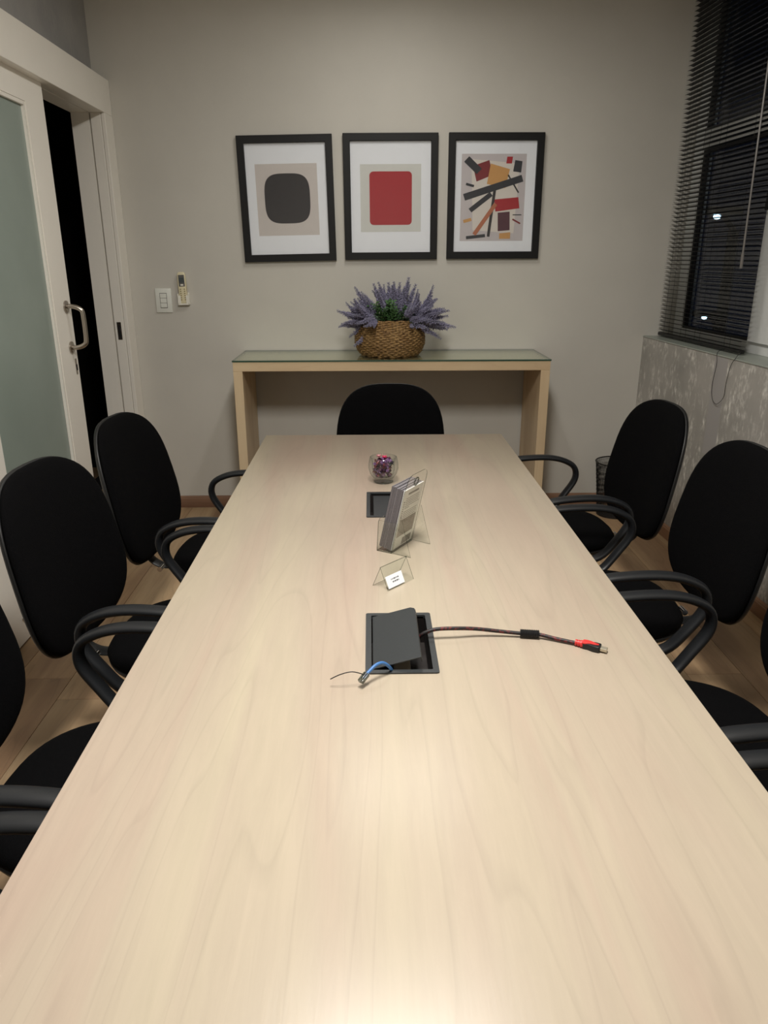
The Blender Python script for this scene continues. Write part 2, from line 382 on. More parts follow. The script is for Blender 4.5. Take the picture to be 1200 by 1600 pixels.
ln = MB().box(-1.735, -1.634, DY1 - .0, DY1 + .02, .001, 2.376).box(-1.735, -1.634, DY0 - .02, DY1 + .02, 2.376, 2.40).build('trim_3', 'white_paint'); struct(ln, 'white lining of the doorway')
struct(MB().box(-1.633, -1.60, 1.9, 2.74, .001, 2.37).build('trim_4', 'white_paint', bevel=.002), 'white panel left of the sliding door')
# leaf
LY0, LY1, LX0, LX1 = 2.76, 3.942, -1.628, -1.59
d = MB()
d.box(LX0, LX1, LY0, 3.0, .012, 2.40).box(LX0, LX1, 3.738, LY1, .012, 2.40).box(LX0, LX1, 3.0, 3.738, .012, .58).box(LX0, LX1, 3.0, 3.738, 2.265, 2.40)
leaf = d.build('door_1', 'white_paint'); struct(leaf, 'white sliding door leaf with frosted glass, half open')
MB().box(-1.612, -1.606, 3.0, 3.738, .58, 2.265).build('frosted_pane', 'frosted', leaf, label='pale green frosted glass panel')
bd = MB()
for (a, b, c, e) in ((3.0, 3.018, .58, 2.265), (3.72, 3.738, .58, 2.265), (3.018, 3.72, .58, .598), (3.018, 3.72, 2.247, 2.265)):
    bd.box(-1.606, -1.592, a, b, c, e)
bd.build('glazing_bead', 'white_paint', leaf, bevel=.003)
hp = smooth_path([(-1.59, 3.875, 1.375), (-1.555, 3.878, 1.376), (-1.52, 3.883, 1.36), (-1.512, 3.885, 1.33), (-1.512, 3.885, 1.22), (-1.52, 3.883, 1.19), (-1.555, 3.878, 1.174), (-1.59, 3.875, 1.175)], 5)
h_ = MB().tube(hp, .0115, 12).build('handle', 'steel', leaf, smooth=True, label='curved brushed steel pull handle')
for zz in (1.375, 1.175):
    r_ = MB(); T = Matrix.Translation((-1.589, 3.875, zz)) @ Matrix.Rotation(PI / 2, 4, 'Y'); q = MB().lathe([(.0, 0), (.03, 0), (.03, .006), (.024, .009), (.0, .009)], 24); q.v = [tuple(T @ Vector(p)) for p in q.v]
    q.build('rosette', 'steel', h_, smooth='auto')
lk = MB().box(-1.5895, -1.587, 3.9, 3.918, 1.035, 1.115).build('lock_plate', 'steel', leaf, bevel=.001, label='small metal lock plate')
MB().box(-1.587, -1.584, 3.905, 3.913, 1.055, 1.085).build('keyhole', 'gasket', lk)
MB().tube([(-1.588, 2.93, .12), (-1.56, 2.94, .125)], .004, 8).build('stop_pin', 'steel', leaf, label='short metal pin low on the door')

# ------------------------------------------------------------ window
wn = thing('window_1', '', ''); del wn['label']; del wn['category']; wn['kind'] = 'structure'
def wbox(name, o0, o1, y0, y1, z0, z1, mat, par=wn, bev=.002): return MB().prism(*rprism(o0, o1, y0, y1, z0, z1)).build(name, mat, par, bevel=bev)
O0, O1 = .185, .235; Z0 = SILL + .008
wbox('frame_stile', O0, O1, 4.69, YW - .001, Z0, WZ1, 'white_frame'); wbox('frame_stile', O0, O1, WY0 + .001, WY0 + .08, Z0, WZ1, 'white_frame')
wbox('frame_rail', O0, O1, WY0 + .08, 4.69, Z0, Z0 + .06, 'white_frame'); wbox('frame_rail', O0, O1, WY0 + .08, 4.69, WZ1 - .06, WZ1, 'white_frame')
wbox('transom', O0 - .01, O1, WY0 + .08, 4.69, 2.185, 2.285, 'white_frame')
wbox('mullion', O0 - .02, O1, 3.70, 3.90, Z0 + .06, 2.185, 'white_frame')
wbox('mullion', O0, O1, 3.82, 3.90, 2.285, WZ1 - .06, 'white_frame')
for (a, b, c, e) in ((3.9, 4.69, Z0 + .06, 2.185), (WY0 + .08, 3.70, Z0 + .06, 2.185), (3.9, 4.69, 2.285, WZ1 - .06), (WY0 + .08, 3.82, 2.285, WZ1 - .06)):
    wbox('pane', .208, .213, a, b, c, e, 'night_glass', bev=0)
    g = MB()
    for (p, q, r, s_) in ((a, a + .018, c, e), (b - .022, b, c, e), (a + .018, b - .022, c, c + .015), (a + .018, b - .022, e - .015, e)): g.prism(*rprism(O0 - .004, .208, p, q, r, s_))
    g.build('gasket', 'gasket', wn)
wbox('latch', .13, O0 - .021, 3.74, 3.86, 1.82, 1.90, 'gasket')
MB().prism(*rprism(.3, .5, WY0 - .3, YW + .3, .9, SILL)).build('outer_ledge', 'sill', wn)

# ------------------------------------------------------------ venetian blind
BY0, BY1, BO = 3.79, 4.79, .09
bl = thing('venetian_blind', 'black horizontal slatted blind hanging in front of the window', 'blind', (xr(4.29, BO), 4.29, SILL + .008))
def bloc(o, y, z): return (xr(y, o) - bl.location.x, y - 4.29, z - bl.location.z)
ang = math.atan(K)   # slat direction follows the wall
slat = MB(); n = 6; L = (BY1 - BY0) / 2
for sy in (-L, L):
    pass
vs = []; hw = .0155
for sy in (-L, L):
    for k in range(n + 1):
        t = k / n * 2 - 1; vs.append((t * hw, sy, .0028 * (1 - t * t)))
    for k in range(n + 1):
        t = 1 - k / n * 2; vs.append((t * hw, sy, .0028 * (1 - t * t) - .0006))
m2 = 2 * (n + 1); slat.add(vs, [tuple(range(m2)), tuple(range(2 * m2 - 1, m2 - 1, -1))] + [(i, (i + 1) % m2, m2 + (i + 1) % m2, m2 + i) for i in range(m2)])
so = slat.build('slat', 'slat', bl)
z = SILL + .05; k = 0; top = 2.985
while z < top:
    q = so if k == 0 else so.copy()
    if k: COL.objects.link(q)
    q.location = bloc(BO, 4.29, z); q.rotation_euler = (0, math.radians(6 + random.uniform(-1.2, 1.2)), ang); z += .0243; k += 1
T = Matrix.Translation(bloc(BO, 4.29, 0)) @ Matrix.Rotation(ang, 4, 'Z')
def bbox(nm, x0_, x1_, y0_, y1_, z0_, z1_, mat, bev=.003, lab=None): return MB().box(x0_, x1_, y0_, y1_, z0_, z1_, T).build(nm, mat, bl, bevel=bev, label=lab)
bbox('bottom_rail', -.014, .014, -L, L, SILL + .016, SILL + .034, 'slat'); bbox('head_rail', -.02, .02, -L, L, 3.0, 3.04, 'slat')
for yy in (4.70, 4.47, 4.29, 3.95):
    for ox in (-.0155, .0155):
        MB().tube([bloc(BO + ox, yy, SILL + .03), bloc(BO + ox, yy, 3.0)], .0008, 5).build('ladder_cord', 'mesh_wire', bl)
MB().tube([bloc(.045, 3.872, 2.98), bloc(.045, 3.862, 2.6), bloc(.045, 3.838, 1.62)], .0045, 6).tube([bloc(.045, 3.838, 1.62), bloc(.045, 3.836, 1.55)], .0075, 8).build('tilt_wand', 'wand', bl, label='grey twisting rod hanging on the blind')
pc = smooth_path([bloc(.06, 3.90, SILL + .03), bloc(.0, 3.86, SILL + .016), bloc(-.012, 3.83, 1.08), bloc(-.012, 3.845, .97), bloc(-.012, 3.825, .905), bloc(-.012, 3.775, .885), bloc(-.012, 3.715, .93), bloc(-.012, 3.71, 1.0), bloc(-.012, 3.69, 1.09), bloc(.0, 3.67, SILL + .016), bloc(.06, 3.75, SILL + .03)], 7)
MB().tube(pc, .0014, 6).build('pull_cord', 'mesh_wire', bl, smooth=True, label='thin black cord looped over the sill')

# added glowing lamps outside, standing in for glints reflected in the glass
def glint_lamp(loc, lab, s=1):
    t = thing('glint_lamp', lab, 'lamp', (loc[0], loc[1], loc[2] - 4), group=None)
    MB().tube([(0, 0, 0), (0, 0, 3.9)], [.09, .06], 10).build('pole', 'slat', t)
    MB().tube([(0, 0, 3.9), (-.3, -.3, 4.08)], .035, 8).build('arm', 'slat', t)
    MB().box(-.55 * s, -.1, -.4 * s, -.1, 4.06, 4.14).build('glint_head', 'slat', t, bevel=.02)
    MB().lathe([(.0, 0), (.034 * s, .01), (.038 * s, .04), (.0, .05)], 16, (-.33, -.25, 4.01)).build('glint_lens', 'glint_glow', t, smooth=True)
GLINT1, GLINT2 = (3.887, 9.0, 2.025), (5.216, 12.0, .685)
glint_lamp((GLINT1[0] + .33, GLINT1[1] + .25, GLINT1[2] - .03), 'added pale blue glow standing in for a window glint behind the middle of the blind')
glint_lamp((GLINT2[0] + .33, GLINT2[1] + .25, GLINT2[2] - .03), 'added pale blue glow standing in for a window glint low behind the blind just above the sill', 1)

# ------------------------------------------------------------ ceiling lamps
for i, ((lx, ly), pw, LAMP_W, LAMP_L) in enumerate(LAMPS):
    t = thing('ceiling_lamp', ['long ceiling lamp nearest the pictures', 'long ceiling lamp above the middle of the table', 'long ceiling lamp behind the viewer'][i], 'lamp', (lx, ly, CEIL))
    h, g = LAMP_W / 2, LAMP_L / 2
    q = MB()
    for a in ((-h - .03, -h, -g - .03, g + .03), (h, h + .03, -g - .03, g + .03), (-h, h, -g - .03, -g), (-h, h, g, g + .03)): q.box(*a, -.035, -.0005)
    q.build('housing', 'diffuser', t, bevel=.003)
    MB().box(-h, h, -g, g, -.012, -.0005).build('reflector', 'diffuser', t)

# ------------------------------------------------------------ meeting table
TY0, TY1, TW = 0.02, 3.7093, .6
H1 = (-.083, .079, 1.408, 1.695); H2 = (-.085, .077, 2.433, 2.722); ins = .006
tb = thing('meeting_table', 'long pale maple meeting table with two cable hatches', 'table', (0, 1.85, 0))
xs = [-TW, H1[0] + ins, H1[1] - ins, TW]; ys = [TY0, H1[2] + ins, H1[3] - ins, H2[2] + ins, H2[3] - ins, TY1]
q = MB(); zt, zb = .75, .722
def pt3(i, j, z): return (xs[i], ys[j] - 1.85, z)
holes = {(1, 1), (1, 3)}
for i in range(3):
    for j in range(5):
        if (i, j) in holes:
            for a, b in (((i, j), (i + 1, j)), ((i + 1, j), (i + 1, j + 1)), ((i + 1, j + 1), (i, j + 1)), ((i, j + 1), (i, j))):
                q.mat(1).add([pt3(*a, zb), pt3(*b, zb), pt3(*b, zt), pt3(*a, zt)], [(0, 1, 2, 3)])
            continue
        q.mat(0).add([pt3(i, j, zt), pt3(i + 1, j, zt), pt3(i + 1, j + 1, zt), pt3(i, j + 1, zt)], [(0, 1, 2, 3)])
        q.add([pt3(i, j, zb), pt3(i, j + 1, zb), pt3(i + 1, j + 1, zb), pt3(i + 1, j, zb)], [(0, 1, 2, 3)])
q.mat(1)
for i in range(3):
    for j in (0, 5): q.add([pt3(i, j, zb), pt3(i + 1, j, zb), pt3(i + 1, j, zt), pt3(i, j, zt)], [(0, 1, 2, 3)])
for j in range(5):
    for i in (0, 3): q.add([pt3(i, j, zb), pt3(i, j + 1, zb), pt3(i, j + 1, zt), pt3(i, j, zt)], [(0, 1, 2, 3)])
q.build('tabletop', ['table', 'table_edge'], tb, bevel=.0022, seg=2, smooth=True)
for yy in (.35, 2.9):
    MB().box(-.32, .32, yy - 1.87, yy - 1.83, .001, .7215).build('leg', 'console_side', tb, bevel=.002)
MB().box(-.02, .02, .371 - 1.85, 2.879 - 1.85, .32, .7215).build('modesty_panel', 'table', tb, bevel=.002)

def hatch(R, lab):
    x0_, x1_, y0_, y1_ = R; t = thing('cable_hatch', lab, 'cable hatch', ((x0_ + x1_) / 2, (y0_ + y1_) / 2, .7505))
    a, b = (x1_ - x0_) / 2, (y1_ - y0_) / 2; w = .0135
    def rr(a_, b_, r, n=4): return [(sx * (a_ - r) + r * math.cos(t0 + k * PI / 2 / n), sy * (b_ - r) + r * math.sin(t0 + k * PI / 2 / n)) for sx, sy, t0 in ((1, 1, 0), (-1, 1, PI / 2), (-1, -1, PI), (1, -1, 1.5 * PI)) for k in range(n + 1)]
    o_, i_ = rr(a, b, .006), rr(a - w, b - w, .004); n = len(o_); vs = [Vector((*p, z)) for z, l in ((0, o_), (.003, o_), (.003, i_), (-.006, i_)) for p in l]
    # slightly rounded rim
    MB().add(vs, [(r * n + k, r * n + (k + 1) % n, (r + 1) * n + (k + 1) % n, (r + 1) * n + k) for r in range(3) for k in range(n)] + []).build('rim', 'hatch', t)
    bx = MB(); A, B = a - w, b - w; z0_ = -.075
    bx.box(-A, A, -B, B, z0_ - .002, z0_).box(-A - .002, -A, -B, B, z0_, -.002).box(A, A + .002, -B, B, z0_, -.002).box(-A, A, -B - .002, -B, z0_, -.002).box(-A, A, B, B + .002, z0_, -.002)
    bx.build('inner_box', 'hatch_dark', t)
    return t, A, B
hA, A, B = hatch(H1, 'near dark grey cable hatch in the table with its flap tilted open')
th = math.radians(15.5); TL = Matrix.Translation((-A + .004, 0, -.001)) @ Matrix.Rotation(-th, 4, 'Y')
lw = .108
# flap: rounded far corner, folded lip on its free edge
pts = [(0, -B + .006), (lw, -B + .006), (lw, B - .016), (lw - .01, B - .006), (0, B - .006)]
MB().prism(pts, 0, .003, TL).box(lw - .001, lw + .0015, -B + .008, B - .02, -.011, .002, TL).build('flap', 'hatch', hA, bevel=.0008, label='grey hatch flap hinged on its left and raised')
hB, A2, B2 = hatch(H2, 'far dark grey cable hatch in the table, closed, beside the brochure stand')
MB().box(-A2 + .012, A2, -B2 + .002, B2 - .002, -.012, -.008).build('flap', 'hatch', hB, bevel=.001)

# ------------------------------------------------------------ display cable with red and black plug
zc = .75
def g_(x, y, z): return (x, y, z)
cp = smooth_path([(-.01, 1.60, .69), (.025, 1.577, .725), (.043, 1.562, .757), (.060, 1.560, .770), (.085, 1.563, .776), (.13, 1.566, .776), (.18, 1.572, .771), (.235, 1.572, .764), (.285, 1.567, .7605), (.325, 1.561, .7605), (.365, 1.545, .757), (.415, 1.520, .7565)], 6)
cb = thing('display_cable', 'black and red video cable lying across the table out of the open hatch', 'cable', (.2, 1.56, .75))
def rel(pts, c): return [Vector(p) - Vector(c) for p in pts]
cc = (.2, 1.56, .75)
MB().tube(rel(cp, cc), .0047, 10).build('cord', 'braid', cb, smooth=True)
fd = (Vector((.325, 1.561, 0)) - Vector((.285, 1.567, 0))).normalized()
fp = [Vector((.305, 1.564, .7612)) + fd * s_ for s_ in [-.021 + .0042 * i for i in range(11)]]
MB().tube(rel([p for pp in fp for p in (pp, pp + fd * .0021)], cc), [.0085 if i % 2 else .0103 for i in range(22)], 14).build('ferrite_core', 'blk_rubber', cb, smooth='auto', label='ribbed black barrel on the cable')
pd = Vector((.866, -.5, 0)).normalized(); side = Vector((pd.y, -pd.x, 0)); p0 = Vector((.405, 1.525, .7580)) - Vector(cc)
TP = Matrix((( pd.x, -side.x, 0, p0.x), (pd.y, -side.y, 0, p0.y), (0, 0, 1, p0.z + .0005), (0, 0, 0, 1)))
def rpath(prof): return [TP @ Vector((x, 0, 0)) for x, r in prof], [r for x, r in prof]
P_, R_ = rpath([(0, .0075), (.004, .0075), (.0042, .0062), (.006, .0062), (.0062, .0078), (.010, .0078), (.0102, .0064), (.012, .0064), (.0122, .0085), (.02, .0085)])
MB().tube(P_, R_, 14).build('strain_relief', 'red_rubber', cb, smooth='auto', label='red ribbed collar')
MB().prism([(.018, -.009), (.03, -.0085), (.042, -.012), (.056, -.0118), (.058, -.009), (.058, .009), (.056, .0118), (.042, .012), (.03, .0085), (.018, .009)], -.007, .0065, TP).build('plug_body', 'blk_rubber', cb, bevel=.0025, smooth=True)
MB().prism([(.016, -.0085), (.024, -.0088), (.034, -.004), (.046, -.0035), (.054, -.001), (.054, .0025), (.046, .0045), (.034, .0095), (.024, .0105), (.016, .0085)], .004, .0085, TP).build('grip_inlay', 'red_rubber', cb, bevel=.0015, smooth=True, label='red inlay on the plug')
MB().box(.058, .073, -.0072, .0072, -.004, .003, TP).build('connector', 'connector', cb, bevel=.0008)

# blue network lead
ec = (-.07, 1.41, .75)
eb = thing('network_cable', 'blue network cable with a clear plug poking out of the open hatch', 'cable', ec)
MB().tube(rel(smooth_path([(-.015, 1.45, .69), (-.022, 1.432, .735), (-.030, 1.412, .765), (-.045, 1.40, .783), (-.060, 1.388, .785), (-.074, 1.375, .778), (-.080, 1.369, .774)], 6), ec), .0036, 10).build('cord', 'blue_cable', eb, smooth=True)
ed = (Vector((-.100, 1.345, .760)) - Vector((-.076, 1.374, .777))).normalized(); es = Vector((ed.y, -ed.x, 0)).normalized(); en = ed.cross(es)
e0 = Vector((-.079, 1.371, .775)) - Vector(ec)
TE = Matrix(((ed.x, es.x, en.x, e0.x), (ed.y, es.y, en.y, e0.y), (ed.z, es.z, en.z, e0.z), (0, 0, 0, 1)))
MB().box(0, .024, -.0062, .0062, -.0045, .0045, TE).box(.002, .018, -.003, .003, -.0068, -.0055, TE).build('clear_plug', 'acrylic_edge', eb, bevel=.0006, label='clear plastic plug')
MB().box(.001, .013, -.0035, .0035, -.003, .003, TE).build('wire_ends', 'blue_cable', eb)
q = MB()
for i in range(6): q.box(.015, .0235, -.005 + i * .0018, -.0042 + i * .0018, .0046, .0051, TE)
q.build('contacts', 'chrome', eb)
MB().tube(rel(smooth_path([(-.086, 1.366, .776), (-.11, 1.362, .785), (-.135, 1.36, .780), (-.156, 1.362, .768)], 5), ec), .0011, 6).build('pull_string', 'blk_rubber', eb, smooth=True, label='thin dark string beside the plug')

# ------------------------------------------------------------ tent card holder
tw = Vector((.073, .078, 0)).normalized(); tn = Vector((-tw.y, tw.x, 0)) # tn points away from viewer (left/back)
TT = Matrix(((tw.x, tn.x, 0, -.023), (tw.y, tn.y, 0, 1.831), (0, 0, 1, .7505), (0, 0, 0, 1)))
tl, tdp, thh = .108, .058, .062
tc = thing('card_holder', 'clear acrylic tent holder with a small white printed card', 'card holder'); tc.matrix_world = TT
def sheet(a, b, c, d_, thick, name, par, edge=True, bev=0):
    a, b, c, d_ = map(Vector, (a, b, c, d_)); nrm = (b - a).cross(d_ - a).normalized() * thick
    vs = [a, b, c, d_, a + nrm, b + nrm, c + nrm, d_ + nrm]
    q = MB().add(vs, [(0, 3, 2, 1), (4, 5, 6, 7)]); q.mat(1).add(vs, [(0, 1, 5, 4), (1, 2, 6, 5), (2, 3, 7, 6), (3, 0, 4, 7)])
    return q.build(name, ['acrylic', 'acrylic_edge'], par)
sheet((0, 0, 0), (tl, 0, 0), (tl, tdp / 2, thh), (0, tdp / 2, thh), -.0022, 'front_leaf', tc)
sheet((0, tdp, 0), (tl, tdp, 0), (tl, tdp / 2, thh), (0, tdp / 2, thh), .0022, 'back_leaf', tc)
sl = Vector((0, tdp / 2, thh)).normalized(); nf = Vector((0, -thh, tdp / 2)).normalized()
def on_tent(x, s_): return Vector((x, 0, 0)) + sl * s_ + nf * .0008
TC = Matrix(((1, sl.x, nf.x, 0), (0, sl.y, nf.y, 0), (0, sl.z, nf.z, 0), (0, 0, 0, 1)))
cd = MB().box(.004, .070, .004, .038, .0004, .0010, TC).build('card', 'paper', tc, label='small white card with two short lines of print')
q = MB(); rr_ = random.Random(3)
for row, (s0, x0_, x1_) in enumerate(((.026, .022, .052), (.018, .026, .052))):
    x = x0_
    while x < x1_:
        w_ = rr_.uniform(.001, .0022); q.box(x, x + w_, s0 - .0018, s0 + .0018, .00105, .0013, TC); x += w_ + (rr_.choice([.0006, .0006, .002]))
q.build('print', 'ink_black', cd, kind='stuff')

# ------------------------------------------------------------ brochure stand
bw = Vector((.068, .111, 0)).normalized(); bf = Vector((-bw.y, bw.x, 0)); lean = math.radians(13)
# local: x along the panel, y to its front (pocket side), z up
TB = Matrix(((bw.x, bf.x, 0, -.004), (bw.y, bf.y, 0, 2.097), (0, 0, 1, .7505), (0, 0, 0, 1)))
bs = thing('brochure_stand', 'clear acrylic brochure stand with a rounded hanging tab', 'brochure stand'); bs.matrix_world = TB
BL = .132; bu = Vector((0, -math.sin(lean), math.cos(lean))); bn = Vector((0, math.cos(lean), math.sin(lean)))
PM = Matrix(((1, bu.x, bn.x, 0), (0, bu.y, bn.y, .004), (0, bu.z, bn.z, .004), (0, 0, 0, 1)))  # (x, height, front)
hh = .252
out = [(0, 0), (BL, 0), (BL, .195)] + [(BL - .028 + .028 * math.cos(a), hh - .03 + .03 * math.sin(a)) for a in [k * PI / 12 for k in range(7)]] + [(.034 + .028 * math.cos(a), hh - .03 + .03 * math.sin(a)) for a in [PI / 2 + k * PI / 12 for k in range(7)]] + [(0, .195)]
def plate(outl, t, M_, name, par, z0=0):
    n = len(outl); vs = [M_ @ Vector((p[0], p[1], z)) for z in (z0, z0 + t) for p in outl]
    q = MB().add(vs, [tuple(range(n - 1, -1, -1)), tuple(range(n, 2 * n))]); q.mat(1).add(vs, [(i, (i + 1) % n, n + (i + 1) % n, n + i) for i in range(n)])
    return q.build(name, ['acrylic', 'acrylic_edge'], par)
plate(out, .0025, PM, 'back_panel', bs)
hx, hz = BL * .5, .222
MB().tube([PM @ Vector((hx + .0125 * math.cos(a), hz + .0125 * math.sin(a), .0012)) for a in [k * 2 * PI / 20 for k in range(20)]], .0022, 8, closed=True).build('hanging_hole', 'acrylic_edge', bs, smooth=True)
dp = .05
PB = Matrix(((1, 0, 0, 0), (0, 1, 0, 0), (0, 0, 1, 0), (0, 0, 0, 1)))
sheet((0, .004, .0), (BL, .004, .0), (BL, dp + .004, .0), (0, dp + .004, .0), .0025, 'pocket_floor', bs)
FM = Matrix(((1, bu.x * .5, 0, 0), (0, -.06, 1, dp + .004), (0, .998, 0, 0), (0, 0, 0, 1)))
plate([(0, 0), (BL, 0), (BL, .095), (BL - .008, .105), (.008, .105), (0, .095)], .0022, FM, 'pocket_front', bs)
for xx in (0, BL - .0022):
    SM = Matrix(((0, 0, 1, xx), (1, 0, 0, 0), (0, 1, 0, 0), (0, 0, 0, 1)))
    plate([(.004, .0), (dp + .004, .0), (dp - .001, .10), (-.018, .10)], .0018, SM, 'pocket_side', bs)
    plate([(.002, .003), (-.028, .125), (-.062, .0)], .0022, SM, 'easel_fin', bs)
# brochures: each one a thing leaning in the pocket
NB = 12; rb = random.Random(5)
TBq = TB @ PM
proto = None
for i in range(NB):
    M_ = TBq @ Matrix.Translation((.006 + rb.uniform(-.001, .001), rb.uniform(-.0015, .0015) + .001, .0031 + i * .0038)) 
    if i == 0:
        b0 = thing('brochure', 'outermost grey printed brochure with text lines over two photographs, in the clear stand', 'brochure', group=None)
        MB().box(0, .12, 0, .203, 0, .0030).build('pages', 'page', b0)
        t_ = MB(); t_.box(.030, .095, .182, .189, -.0003, -.00002)
        for r_ in range(11):
            y_ = .170 - r_ * .0066 - (.006 if r_ > 5 else 0); t_.box(.022, .112 - (.06 if r_ == 5 else rb.uniform(0, .008)), y_, y_ + .0017, -.0003, -.00002)
        for r_ in range(9):
            y_ = .160 - r_ * .0075; t_.box(.010, .016, y_, y_ + .004, -.0003, -.00002)
        t_.build('print', 'ink_grey', b0, kind='stuff')
        ph = MB().box(.012, .112, .040, .100, -.0003, -.00002).build('photograph', 'ink_brown', b0)
        p2 = MB()
        for _ in range(22):
            a_, b_ = rb.uniform(.014, .10), rb.uniform(.043, .094); p2.box(a_, a_ + rb.uniform(.003, .012), b_, min(.099, b_ + rb.uniform(.003, .011)), -.0006, -.00031)
        p2.box(.046, .112, .069, .0705, -.0006, -.00031).build('print', 'ink_mid', ph, kind='stuff')
        MB().box(.055, .112, .004, .028, -.0003, -.00002).build('photograph', 'ink_grey', b0)
        b0.matrix_world = M_
    else:
        if proto is None:
            proto = thing('brochure', 'identical grey brochure packed behind the front one in the clear stand', 'brochure', group='brochures stacked behind the front one')
            mats = ['page_edge', 'page_edge_dark']
            pg = MB().box(0, .12, 0, .203, 0, .0019); pg.mat(1).box(.0003, .12, 0, .2025, .0019, .0032); pg.build('pages', mats, proto)
            b_ = proto
        else: b_ = copy_tree(proto)
        b_.matrix_world = M_

# ------------------------------------------------------------ glass cup with potpourri
cx, cy = -.018, 2.865
cup = thing('glass_cup', 'rounded clear double-walled glass cup on the far end of the table', 'cup', (cx, cy, .7505))
outp = [(.0, .0), (.036, .0), (.040, .004), (.038, .009), (.034, .014), (.044, .022), (.055, .038), (.0605, .058), (.060, .078), (.056, .096), (.0535, .104), (.0515, .105), (.050, .103)]
inp = [(.050, .103), (.049, .096), (.0465, .08), (.0465, .055), (.043, .036), (.034, .026), (.0, .023)]
MB().lathe(outp, 40, cap=False).build('outer_wall', 'cup_glass', cup, smooth=True)
MB().lathe(inp, 40, cap=False).build('inner_wall', 'cup_glass', cup, smooth=True)
po = thing('potpourri', 'purple, pink and dark green dried petals heaped in the glass cup', 'potpourri', (cx, cy, .776))
cols = ['ink_purple', 'ink_plum2', 'ink_wine', 'ink_green', 'ink_pinkish']
for n_, c_ in {'ink_purple': (122, 84, 132), 'ink_plum2': (92, 48, 78), 'ink_wine': (128, 62, 66), 'ink_green': (34, 48, 46), 'ink_pinkish': (196, 130, 140), 'ink_magenta': (214, 40, 96)}.items(): MT[n_] = simple(n_, rgb(*c_), .5, var=.25, nscale=120)
protos = {}
rp = random.Random(11)
def petal_mesh(seed):
    r_ = random.Random(seed); q = MB(); n = 7
    for lay in range(2):
        T_ = Matrix.Rotation(lay * 1.3, 4, 'Z') @ Matrix.Rotation(lay * .8, 4, 'X')
        vs = [T_ @ Vector((0, 0, 0))]
        for k in range(n):
            a = 2 * PI * k / n; rr = r_.uniform(.6, 1.1); vs.append(T_ @ Vector((rr * math.cos(a), rr * .8 * math.sin(a), r_.uniform(-.45, .5))))
        q.add(vs, [(0, 1 + k, 1 + (k + 1) % n) for k in range(n)])
        vb = [v + T_ @ Vector((0, 0, -.12)) for v in vs]; q.add(vb, [(0, 1 + (k + 1) % n, 1 + k) for k in range(n)])
    return q
for i in range(150):
    c_ = rp.choices(cols, [5, 4, 4, 2.2, 1])[0]; zz = rp.uniform(0.004, .066)
    lim = min(.038, .026 + zz * .5) * (1 if zz < .058 else .8); a = rp.uniform(0, 2 * PI); rr = lim * math.sqrt(rp.uniform(.25, 1))
    if c_ == 'ink_green': a = rp.uniform(-.6, 1.2); zz = rp.uniform(.045, .064)
    key = (c_, i % 3)
    if key not in protos:
        o = petal_mesh(i).build('dried_petal', c_, po); protos[key] = o
    else: o = protos[key].copy(); COL.objects.link(o)
    o.location = (rr * math.cos(a), rr * math.sin(a), zz); o.scale = [rp.uniform(.0085, .0125)] * 3; o.rotation_euler = [rp.uniform(0, 6) for _ in range(3)]
for (fx, fy, fz, cc_) in ((.004, -.012, .076, 'ink_magenta'), (-.018, -.004, .078, 'ink_pinkish')):
    q = MB()
    for k in range(8):
        a = k * PI / 4; T_ = Matrix.Translation((fx, fy, fz)) @ Matrix.Rotation(a, 4, 'Z') @ Matrix.Rotation(-.5 - .2 * (k % 2), 4, 'Y')
        q.add([T_ @ Vector(p) for p in ((0, 0, 0), (.009, .003, .001), (.017, 0, .002), (.009, -.003, .001), (.009, 0, -.001))], [(0, 1, 2, 3), (0, 4, 2, 1), (0, 3, 2, 4)])
    q.build('dried_flower', cc_, po, label='bright star-shaped dried flower on top')

# ------------------------------------------------------------ console
CX0, CX1, CYF, CZ = -.857, .975, YW - .5046, 1.038
cn = thing('console_table', 'pale wood console with a green glass top against the back wall', 'console', ((CX0 + CX1) / 2, CYF, 0))
ox = -(CX0 + CX1) / 2
MB().box(CX0 + ox, CX1 + ox, 0, .4995, CZ - .053, CZ).build('top_board', 'console_top', cn, bevel=.0015)
for a, b in ((CX0, CX0 + .053), (CX1 - .053, CX1)): MB().box(a + ox, b + ox, 0, .48, .0008, CZ - .0532).build('side_panel', 'console_side', cn, bevel=.0015)
q = MB(); vs = [Vector((x, y, z)) for z in (CZ + .0005, CZ + .0095) for y in (-.004, .498) for x in (CX0 + ox - .003, CX1 + ox + .003)]
q.add(vs, [(0, 2, 3, 1), (4, 5, 7, 6)]); q.mat(1).add(vs, [(0, 1, 5, 4), (2, 6, 7, 3), (0, 4, 6, 2), (1, 3, 7, 5)])
q.build('glass_sheet', ['green_glass', 'green_edge'], cn, label='greenish glass sheet laid over the console')
GZ = CZ + .0097

# ------------------------------------------------------------ basket of lavender
BX, BYc = .052, 4.575
bk = thing('lavender_basket', 'round woven basket of artificial lavender on the glass-topped console', 'planter', (BX, BYc, GZ))
def brad(z):
    t = max(0, min(1, z / .205)); pts = [(0, .165), (.12, .192), (.35, .208), (.55, .208), (.75, .196), (.9, .176), (1, .158)]
    for (a, ra), (b, rb_) in zip(pts, pts[1:]):
        if t <= b: return ra + (rb_ - ra) * (t - a) / (b - a)
    return pts[-1][1]
q = MB(); rows = 19
for i in range(rows):
    z_ = .007 + i * .0108; N = 112
    P_ = []
    for k in range(N):
        a = 2 * PI * k / N; P_.append(((brad(z_) - .005 + .0052 * math.sin(28 * a + PI * i)) * math.cos(a), (brad(z_) - .005 + .0052 * math.sin(28 * a + PI * i)) * math.sin(a), z_ + .002 * math.sin(14 * a + i)))
    q.tube(P_, .0066, 6, closed=True)
bb = q.build('basket_body', 'wicker', bk, smooth=True)
